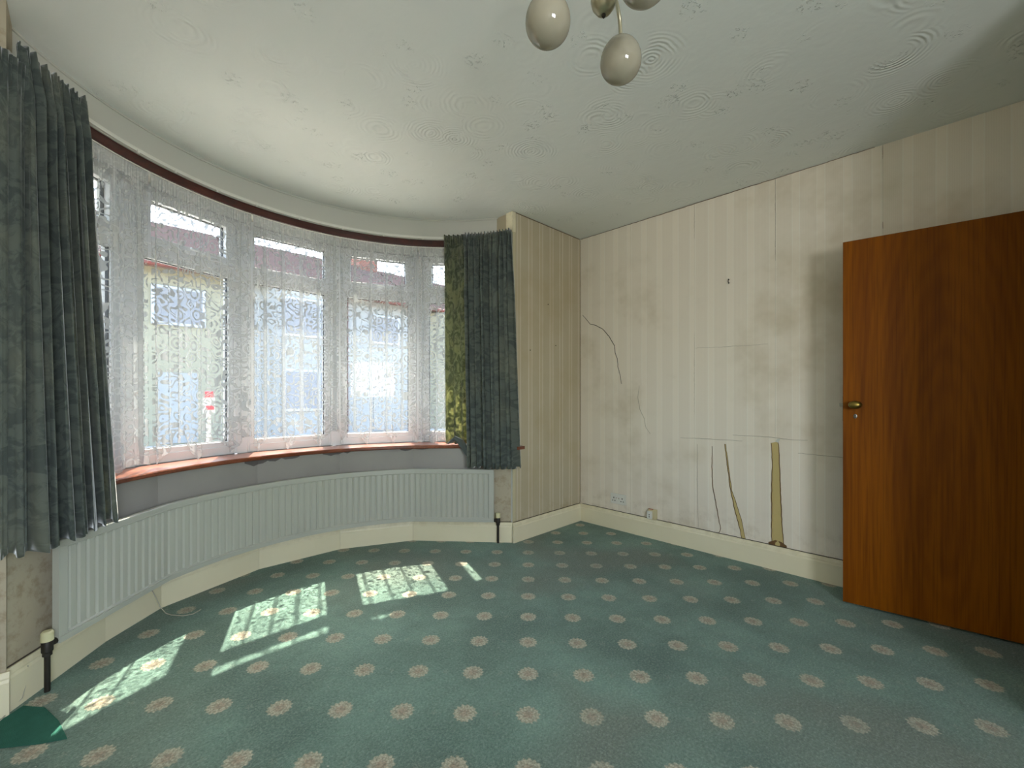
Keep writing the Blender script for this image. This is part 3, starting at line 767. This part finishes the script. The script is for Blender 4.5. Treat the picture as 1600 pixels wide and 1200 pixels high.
m = MB(); m.sweep(path, [(0.018, z0), (0.018, z1 - 0.01), (0.023, z1 - 0.01), (0.023, z0)]); loc(m.build('back_panel', M['rad'], smooth=True, angle=40), radi)
for s in (0.0, TOT):
    p, nn = rp(s); d = Vector((nn.y, -nn.x)) * (0.004 if s else -0.004)
    m = MB(); m.prism([tuple(p - nn * 0.003), tuple(p + nn * 0.024), tuple(p + nn * 0.024 + d), tuple(p - nn * 0.003 + d)], z0, z1 + 0.002); loc(m.build('side_panel', M['rad'], bevel=0.001), radi)
def valve(pos, sidev, lab, rad_p):
    e = empty('radiator_valve', (pos[0], pos[1], 0)); tag(e, lab, 'valve')
    m = MB(); m.lathe([(0.012, 0.150), (0.017, 0.155), (0.017, 0.19), (0.012, 0.197)], 14)
    v = Vector((rad_p[0] - pos[0], rad_p[1] - pos[1])); 
    m.tube([(0, 0, 0.176), (v.x * 0.5, v.y * 0.5, 0.176), (v.x, v.y, 0.178)], 0.010, 10, [0.011, 0.009, 0.014])
    m.build('valve_body', M['darkpipe'], e, smooth=True, angle=40)
    m = MB(); m.lathe([(0.019, 0.196), (0.0185, 0.228), (0.014, 0.233), (0.003, 0.234)], 16); m.build('valve_cap', M['valvecap'], e, smooth=True, angle=40)
    m = MB(); m.lathe([(0.009, 0.001), (0.009, 0.152)], 12); m.lathe([(0.014, 0.138), (0.014, 0.152)], 6); m.build('tail_pipe', M['darkpipe'], e, smooth=True, angle=40)
q0, n0 = rp(0.0); d0 = Vector((n0.y, -n0.x))
v0 = q0 - d0 * 0.036 + n0 * 0.010; valve((v0.x, v0.y), 0, 'dark radiator valve with yellowed cap at the left end of the radiator', tuple(q0 + n0 * 0.012))
q1, n1 = rp(TOT); d1 = Vector((n1.y, -n1.x))
v1 = q1 + d1 * 0.035 + n1 * 0.018; valve((v1.x, v1.y), 0, 'dark radiator valve with yellowed cap at the right end of the radiator', tuple(q1 + n1 * 0.012))

# ------------------------------------------------------------------ wall damage, sockets
def wallpoly(pts, name, m_, x, parent, th=0.0008):
    m = MB(); b = len(m.v); m.v += [(x, y, z) for y, z in pts]; m.f.append(tuple(range(len(pts)))); return m.build(name, m_, parent, solid=th)
def wallline(pts, name, m_, x, parent, r=0.0014, radii=None):
    m = MB(); P_ = []
    for (a_, b_) in zip(pts[:-1], pts[1:]):
        k = max(2, int(math.dist(a_, b_) / 0.02))
        for j in range(k): P_.append((a_[0] + (b_[0] - a_[0]) * j / k + rnd.uniform(-.0015, .0015), a_[1] + (b_[1] - a_[1]) * j / k + rnd.uniform(-.0015, .0015)))
    P_.append(pts[-1]); n = len(P_)
    rad = [(r * (0.6 + 0.4 * math.sin(math.pi * (k + 0.5) / n)) if radii is None else radii) for k in range(n)]
    m.tube([(x, y, z) for y, z in P_], r, 5, rad); return m.build(name, m_, parent)
XW = WX - 0.0022
tl = [(0.824, 0.824), (0.819, 0.749), (0.818, 0.665), (0.822, 0.487), (0.822, 0.335), (0.821, 0.151)]
trr = [(0.785, 0.835), (0.778, 0.769), (0.776, 0.686), (0.773, 0.545), (0.767, 0.421), (0.763, 0.314), (0.751, 0.151)]
wallpoly(tl + trr[::-1], 'torn_strip', M['tear'], XW, wall_right)['label'] = 'wide torn strip baring ochre plaster'
wallline(tl, 'torn_edge', M['tearedge'], XW, wall_right, 0.0030); wallline(trr, 'torn_edge', M['tearedge'], XW, wall_right, 0.0030)
ta = [(1.114, 0.792), (1.106, 0.711), (1.089, 0.587), (1.080, 0.498), (1.049, 0.343), (1.016, 0.217), (1.003, 0.153)]
tb = [(1.108, 0.793), (1.098, 0.712), (1.083, 0.588), (1.068, 0.474), (1.034, 0.373), (1.005, 0.28), (0.980, 0.153)]
wallpoly(ta + tb[::-1], 'torn_strip', M['tear'], XW, wall_right); wallline(ta, 'torn_edge', M['tearedge'], XW, wall_right, 0.0030); wallline(tb, 'torn_edge', M['tearedge'], XW, wall_right, 0.0018)
wallline([(1.2, 0.771), (1.202, 0.619), (1.197, 0.481), (1.177, 0.374), (1.16, 0.276), (1.142, 0.189), (1.155, 0.155)], 'torn_edge', M['tearedge'], XW, wall_right, 0.0030)
wallline([(1.307, 0.776), (1.308, 0.559), (1.305, 0.37), (1.300, 0.163)], 'torn_edge', M['crease'], XW, wall_right, 0.0016)
wallpoly([(0.84, 0.150), (0.84, 0.168), (0.80, 0.19), (0.765, 0.185), (0.735, 0.168), (0.735, 0.150)], 'torn_scrap', M['tearedge'], XW - 0.001, wall_right)
wallpoly([(0.80, 0.155), (0.80, 0.172), (0.785, 0.19), (0.772, 0.17), (0.775, 0.155)], 'torn_scrap', M['tear'], XW - 0.002, wall_right)
wallpoly([(0.80, 0.835), (0.79, 0.852), (0.772, 0.857), (0.777, 0.84), (0.785, 0.828)], 'torn_scrap', M['plaster'], XW - 0.002, wall_right)
for c_, r_ in (([(1.435, 0.814), (1.213, 0.821), (0.999, 0.823)], 0.0016), ([(1.061, 0.859), (0.843, 0.862), (0.715, 0.853), (0.622, 0.856)], 0.0016), ([(0.673, 0.771), (0.53, 0.769), (0.30, 0.763)], 0.0016), ([(1.319, 1.486), (1.125, 1.480), (0.843, 1.476)], 0.0011)):
    wallline(c_, 'paper_crease', M['crease'], WX - 0.002, wall_right, r_)
ck = [(2.343, 1.867), (2.259, 1.776), (2.19, 1.752), (2.118, 1.709), (2.06, 1.64), (2.009, 1.561), (2.003, 1.50), (1.983, 1.45), (1.975, 1.38), (1.955, 1.31), (1.941, 1.232)]
wallline(ck, 'wall_crack', M['crack'], WX - 0.0012, wall_right, 0.0032)
wallline([(1.776, 1.218), (1.79, 1.12), (1.77, 1.02), (1.735, 0.95), (1.719, 0.877), (1.68, 0.828)], 'wall_crack', M['crease'], WX - 0.002, wall_right, 0.0016)
for s_, z_a, z_b in ((1.328, 2.30, 2.55), (0.80, 2.02, 2.555), (0.265, 2.48, 2.555), (0.265, 2.08, 2.12), (1.328, 1.0, 1.6)):
    wallline([(s_, z_a), (s_, z_b)], 'lifted_seam', M['tearedge'] if z_b > 2 else M['crease'], WX - 0.001, wall_right, 0.0011)
wallline([(2.366, 0.16), (2.366, 1.5), (2.366, 2.55)], 'lifted_seam', M['tearedge'], WX - 0.002, wall_right, 0.0017)
wallline([(2.36, 2.556), (1.7, 2.5555), (1.2, 2.556), (0.3, 2.556)], 'ceiling_gap', M['tearedge'], WX - 0.002, wall_right, 0.0022)
m = MB(); m.tube([(2.38, FY - 0.002, ZC - 0.003), (2.8, FY - 0.002, ZC - 0.004), (3.2, FY - 0.002, ZC - 0.003)], 0.0024, 5); m.build('ceiling_gap', M['tearedge'], wall_front)
wallline([(2.34, 0.1545), (1.6, 0.1545), (0.6, 0.1545), (-0.3, 0.1545)], 'skirting_gap', M['crack'], WX - 0.003, wall_right, 0.0028, 0.0024)
m = MB(); m.tube([(2.35, FY - 0.003, 0.1545), (2.8, FY - 0.003, 0.1545), (3.2, FY - 0.003, 0.1545)], 0.0024, 5); m.build('skirting_gap', M['crack'], wall_front)
m = MB(); m.tube([(q[0] + q[2] * 0.019, q[1] + q[3] * 0.019, 0.1545) for q in lp], 0.003, 5); m.build('skirting_gap', M['crack'], bpy.data.objects['wall_bay_lower'])
for (x_, z_) in ((2.861, 1.562), (2.540, 1.500), (2.76, 1.90)):
    m = MB(); m.lathe([(0.005, -0.003), (0.004, 0.0)], 8, (x_, FY - 0.001, z_), 'Y'); m.build('nail_hole', M['crack'], wall_front)
m = MB(); m.lathe([(0.004, -0.014), (0.003, -0.013), (0.003, 0)], 8, (WX - 0.001, 1.086, 1.949), 'X'); m.tube([(WX - 0.012, 1.086, 1.949), (WX - 0.02, 1.086, 1.935), (WX - 0.016, 1.084, 1.918), (WX - 0.008, 1.082, 1.925)], 0.003, 6)
tag(m.build('wall_hook', M['darkpipe'], smooth=True), 'small dark picture hook on the striped right wall', 'hook')

sk = empty('double_socket', (WX - 0.0015, 1.970, 0.258)); tag(sk, 'white double electrical socket on the right wall near the corner', 'socket')
m = MB(); m.box(-0.009, 0, -0.073, 0.073, -0.043, 0.043); m.build('face_plate', M['white_plastic'], sk, bevel=0.003)
for s_ in (-1, 1):
    yc = s_ * 0.040
    m = MB(); m.box(-0.0096, -0.008, yc - 0.004, yc + 0.004, 0.002, 0.013); m.build('pin_hole', M['hole'], sk)
    for w_ in (-1, 1):
        m = MB(); m.box(-0.0096, -0.008, yc + w_ * 0.011 - 0.0045, yc + w_ * 0.011 + 0.0045, -0.020, -0.013); m.build('pin_hole', M['hole'], sk)
    m = MB(); m.box(-0.014, -0.008, s_ * 0.010 - 0.005, s_ * 0.010 + 0.005, -0.006, 0.012); m.build('rocker_switch', M['white_plastic'], sk, bevel=0.001)
    m = MB(); m.box(-0.0146, -0.0138, s_ * 0.010 - 0.004, s_ * 0.010 + 0.004, 0.007, 0.011); m.build('switch_mark', M['red'], sk)
ts = empty('aerial_socket', (WX - 0.0015, 1.655, 0.195)); tag(ts, 'small cream square socket just above the skirting of the right wall', 'socket')
m = MB(); m.box(-0.024, 0, -0.036, 0.032, -0.040, 0.038); m.build('surface_box', M['cream_plastic'], ts, bevel=0.004)
m = MB(); m.box(-0.040, -0.022, -0.006, 0.034, -0.038, 0.024); m.build('front_plug', M['white_plastic'], ts, bevel=0.003)
for zz in (-0.004, -0.020):
    m = MB(); m.box(-0.0408, -0.039, 0.010, 0.018, zz - 0.004, zz + 0.004); m.build('pin_hole', M['hole'], ts)
m = MB(); m.box(-0.0245, -0.018, -0.010, 0.028, 0.036, 0.041); m.build('top_label', M['red'], ts)

# ------------------------------------------------------------------ cables and carpet scrap
m = MB(); m.tube([(-0.157, 2.428, 0.125), (-0.160, 2.425, 0.07), (-0.170, 2.405, 0.02), (-0.192, 2.385, 0.006), (-0.214, 2.325, 0.005), (-0.30, 2.25, 0.005)], 0.0022, 6)
tag(m.build('loose_cable', M['cable'], smooth=True), 'thin white cable running down the skirting at the far left', 'cable')
m = MB(); m.tube([(0.238, 2.902, 0.135), (0.252, 2.888, 0.10), (0.272, 2.875, 0.04), (0.292, 2.855, 0.008), (0.31, 2.82, 0.005), (0.352, 2.765, 0.005), (0.392, 2.752, 0.005), (0.43, 2.778, 0.006)], 0.0022, 6)
tag(m.build('loose_cable', M['cable'], smooth=True), 'short white cable end curling on the carpet under the radiator', 'cable')
m = MB(); m.prism([(-0.33, 2.30), (-0.214, 2.325), (-0.165, 2.378), (-0.108, 2.309), (-0.069, 2.18), (-0.046, 2.051), (-0.112, 2.085), (-0.199, 2.147), (-0.33, 2.2)], 0.001, 0.004)
tag(m.build('carpet_offcut', M['plaincarpet']), 'plain dark green carpet offcut filling the far left corner', 'carpet offcut')

# ------------------------------------------------------------------ door
hinge = Vector((3.033, -0.350)); edge = Vector((2.944, 0.409)); dv = (edge - hinge); DW = dv.length
ang = math.atan2(dv.y, dv.x)
dr = struct(empty('door_1', (hinge.x, hinge.y, 0.012), ang), 'plain flush door in dark orange-brown veneer standing open at the right', 'door')
m = MB(); m.box(0.0, DW, -0.035, 0, 0.0, 1.962); m.build('door_leaf', M['door'], dr, bevel=0.0015)
# room side of the leaf faces the camera (+y local, since the leaf points away)
kx = DW - 0.053; kz = 1.075
m = MB(); m.lathe([(0.012, 0.0), (0.024, 0.001), (0.025, 0.005), (0.012, 0.008), (0.010, 0.028), (0.018, 0.034), (0.028, 0.042), (0.030, 0.050), (0.025, 0.059), (0.012, 0.064), (0.002, 0.065)], 24, (kx, 0, kz), 'Y', 1.0, 0.72)
m.build('door_knob', M['brass'], dr, smooth=True, angle=50)
m = MB(); m.lathe([(0.010, 0.0), (0.010, 0.003), (0.007, 0.004)], 16, (kx, 0, kz - 0.062), 'Y', 0.8, 1.2); kh = m.build('keyhole_plate', M['steel'], dr, smooth=True, angle=40)
m = MB(); m.lathe([(0.003, 0.0), (0.003, 0.0012)], 12, (kx, 0.0034, kz - 0.057), 'Y'); m.box(kx - 0.0016, kx + 0.0016, 0.0034, 0.0046, kz - 0.070, kz - 0.057); m.build('keyhole', M['hole'], dr)
m = MB(); m.box(DW - 0.001, DW + 0.016, -0.024, -0.010, kz - 0.010, kz + 0.008); m.build('latch_bolt', M['steel'], dr, bevel=0.002)
m = MB(); m.box(DW - 0.0005, DW + 0.0012, -0.030, -0.004, kz - 0.09, kz + 0.045); m.build('latch_plate', M['steel'], dr)
for z_ in (0.22, 1.72):
    m = MB(); m.lathe([(0.007, z_), (0.007, z_ + 0.09)], 10, (-0.006, 0.004, 0)); m.build('hinge', M['steel'], dr)

# ------------------------------------------------------------------ ceiling light
LC = Vector((0.946, 0.624, 0)); gl = empty('ceiling_light', (LC.x, LC.y, ZC)); tag(gl, 'three-armed ceiling light with white egg-shaped opal glass shades', 'ceiling light')
m = MB(); m.lathe([(0.055, 0.0), (0.055, -0.008), (0.045, -0.022), (0.02, -0.032), (0.009, -0.036), (0.009, -0.30)], 24); m.build('ceiling_rose', M['lampmetal'], gl, smooth=True, angle=40)
m = MB(); m.lathe([(0.009, -0.28), (0.018, -0.29), (0.036, -0.308), (0.044, -0.335), (0.042, -0.365), (0.036, -0.385), (0.030, -0.394), (0.030, -0.398), (0.033, -0.404), (0.029, -0.422), (0.019, -0.436), (0.008, -0.443)], 28); m.build('hub', M['lampmetal'], gl, smooth=True, angle=50)
m = MB(); m.lathe([(0.005, -0.440), (0.0055, -0.446), (0.002, -0.452)], 12); m.build('finial', M['darkpipe'], gl, smooth=True)
for gp in ((1.089, 0.661), (0.841, 0.722), (0.908, 0.488)):
    v = Vector((gp[0] - LC.x, gp[1] - LC.y, 0)); dn = v.normalized(); L = v.length
    m = MB(); pts = [dn * 0.03 + Vector((0, 0, -0.365)), dn * 0.055 + Vector((0, 0, -0.340)), dn * 0.090 + Vector((0, 0, -0.325)), dn * 0.118 + Vector((0, 0, -0.333)), dn * (L - 0.007) + Vector((0, 0, -0.358)), dn * L + Vector((0, 0, -0.400))]
    fine = []
    for k in range(len(pts) - 1):
        p0 = pts[max(0, k - 1)]; p1 = pts[k]; p2 = pts[k + 1]; p3 = pts[min(len(pts) - 1, k + 2)]
        for j in range(6):
            u = j / 6; fine.append(0.5 * ((2 * p1) + (-p0 + p2) * u + (2 * p0 - 5 * p1 + 4 * p2 - p3) * u * u + (-p0 + 3 * p1 - 3 * p2 + p3) * u ** 3))
    fine.append(pts[-1]); m.tube(fine, 0.0055, 10); arm = m.build('arm', M['lampmetal'], gl, smooth=True)
    m = MB(); cc = v + Vector((0, 0, -0.460)); prof = []
    m.lathe([(0.004, 0.0), (0.008, -0.002), (0.011, -0.010), (0.012, -0.014)], 16, tuple(v + Vector((0, 0, -0.388)))); m.build('shade_holder', M['lampmetal'], arm, smooth=True)
    prof = []
    for k in range(25):
        q = math.pi * k / 24; zz = math.cos(q) * 0.0625; rr = math.sin(q) * 0.0575 * (1 - 0.10 * math.cos(q)); prof.append((max(rr, 0.0015), zz))
    m = MB(); m.lathe(prof, 40, tuple(cc)); m.build('glass_shade', M['globe'], gl, smooth=True)

# ------------------------------------------------------------------ outside: garden, road, houses opposite
GZ = -0.35
m = MB(); m.box(-60, 60, 3.6, 7.2, GZ - 0.3, GZ); struct(m.build('front_garden', M['paving']), 'front garden beyond the bay window', 'garden')
m = MB(); m.box(-60, 60, 7.2, 9.2, GZ - 0.3, GZ + 0.01); struct(m.build('pavement', M['paving']), 'pavement beyond the garden wall', 'pavement')
m = MB(); m.box(-60, 60, 9.2, 14.2, GZ - 0.3, GZ - 0.05); struct(m.build('road', M['road']), 'road between the houses', 'road')
m = MB(); m.box(-60, 60, 14.2, 40, GZ - 0.3, GZ + 0.01); struct(m.build('far_pavement', M['paving']), 'pale forecourts across the road', 'pavement')
gw = empty('garden_wall', (2, 7.0, GZ)); tag(gw, 'low brick garden wall with pale coping seen under the nets', 'garden wall')
m = MB(); m.box(-18, 22, 0, 0.22, 0, 0.62); m.build('brickwork', M['gwall'], gw)
m = MB(); m.box(-18, 22, -0.03, 0.25, 0.62, 0.68); m.build('coping', M['render2'], gw)
def house(x0, x1, ym, wallm, lab, chim=True):
    Y0 = 16.2; e = empty('house', ((x0 + x1) / 2, Y0, GZ)); tag(e, lab, 'house', 'houses across the road')
    W = (x1 - x0) / 2; m = MB(); m.box(-W, W, 0, 8, 0, 5.35); m.build('wall', wallm, e)
    m = MB(); bw = 1.35
    bay = [(-W * 0.45 - bw, 0.0), (-W * 0.45 - bw * 0.65, -0.8), (-W * 0.45 + bw * 0.65, -0.8), (-W * 0.45 + bw, 0.0)]
    m.prism(bay, 0, 5.1); m.build('bay', wallm, e)
    for (zz0, zz1) in ((0.95, 2.35), (3.45, 4.75)):
        m = MB(); xx = -W * 0.45; m.box(xx - bw * 0.62, xx + bw * 0.62, -0.86, -0.79, zz0, zz1); fr = m.build('window', M['upvc'], e)
        for k in range(3):
            wv = bw * 1.24 / 3; xa = xx - bw * 0.62 + k * wv; m = MB(); m.box(xa + 0.05, xa + wv - 0.05, -0.875, -0.80, zz0 + 0.08, zz1 - 0.08); m.build('pane', M['houseglass'], fr)
    m = MB(); m.box(W * 0.35, W * 0.35 + 1.3, -0.06, 0.02, 3.55, 4.7); fr = m.build('window', M['upvc'], e)
    m = MB(); m.box(W * 0.35 + 0.08, W * 0.35 + 1.22, -0.075, 0, 3.63, 4.62); m.build('pane', M['houseglass'], fr)
    m = MB(); m.box(W * 0.4, W * 0.4 + 0.95, -0.05, 0.02, 0.05, 2.15); m.build('door', M['render2'], e)
    # roof slope in stepped tile courses
    m = MB(); n = 22
    for k in range(n):
        ya, yb = -0.45 + k * 4.4 / n, -0.45 + (k + 1) * 4.4 / n; za, zb = 5.2 + k * 2.5 / n, 5.2 + (k + 1) * 2.5 / n
        b = len(m.v); m.v += [(-W - 0.1, ya, za), (W + 0.1, ya, za), (W + 0.1, ya, za + 0.07), (-W - 0.1, ya, za + 0.07), (W + 0.1, yb, zb), (-W - 0.1, yb, zb)]
        m.f += [(b, b + 1, b + 2, b + 3), (b + 3, b + 2, b + 4, b + 5)]
    b = len(m.v); m.v += [(-W - 0.1, 3.95, 7.7), (W + 0.1, 3.95, 7.7), (W + 0.1, 8.4, 5.2), (-W - 0.1, 8.4, 5.2), (-W - 0.1, -0.45, 5.2), (W + 0.1, -0.45, 5.2)]
    m.f += [(b, b + 1, b + 2, b + 3), (b, b + 3, b + 4), (b + 1, b + 5, b + 2), (b + 4, b + 3, b + 2, b + 5)]
    m.build('roof', M['roof'], e)
    m = MB(); m.tube([(-W, -0.5, 5.2), (W, -0.5, 5.2)], 0.07, 8); m.tube([(W * 0.05, -0.08, 5.1), (W * 0.05, -0.08, 0.1)], 0.05, 8); m.build('gutter', M['gutter'], e)
    if chim:
        m = MB(); m.box(W - 0.9, W, 3.4, 4.5, 6.8, 8.9); ch = m.build('chimney', M['housebrick'], e)
        for k in (-0.25, 0.25):
            m = MB(); m.lathe([(0.13, 8.9), (0.10, 9.25)], 10, (W - 0.45, 3.95 + k, 0)); m.build('chimney_pot', M['gutter'], ch)
hs = [(-9.9, -3.3, 'render2', 'white rendered house across the road at the far left'), (-3.0, 3.4, 'render', 'cream rendered house seen through the second window'),
      (3.7, 10.1, 'render2', 'white rendered house seen through the middle window'), (10.4, 16.6, 'render', 'cream rendered house seen through the fourth window'),
      (16.9, 24.0, 'render', 'cream rendered house across the road at the far right')]
for k, (a_, b_, mm, lab) in enumerate(hs): house(a_, b_, None, M[mm], lab, k % 2 == 0)
# red and white sign board on a post by the garden wall
sg = empty('estate_sign', (1.05, 6.3, GZ)); tag(sg, 'small red and white sign board on a post in the front garden', 'sign')
m = MB(); m.box(-0.02, 0.02, -0.02, 0.02, 0, 1.5); m.build('post', M['render2'], sg)
m = MB(); m.box(-0.06, 0.06, -0.04, -0.02, 1.27, 1.54); bd = m.build('board', M['render2'], sg)
m = MB(); m.box(-0.05, 0.05, -0.044, -0.039, 1.46, 1.53); m.build('red_print', M['sticker'], bd)
m = MB(); m.box(-0.03, 0.05, -0.044, -0.039, 1.31, 1.36); m.build('red_print', M['sticker'], bd)
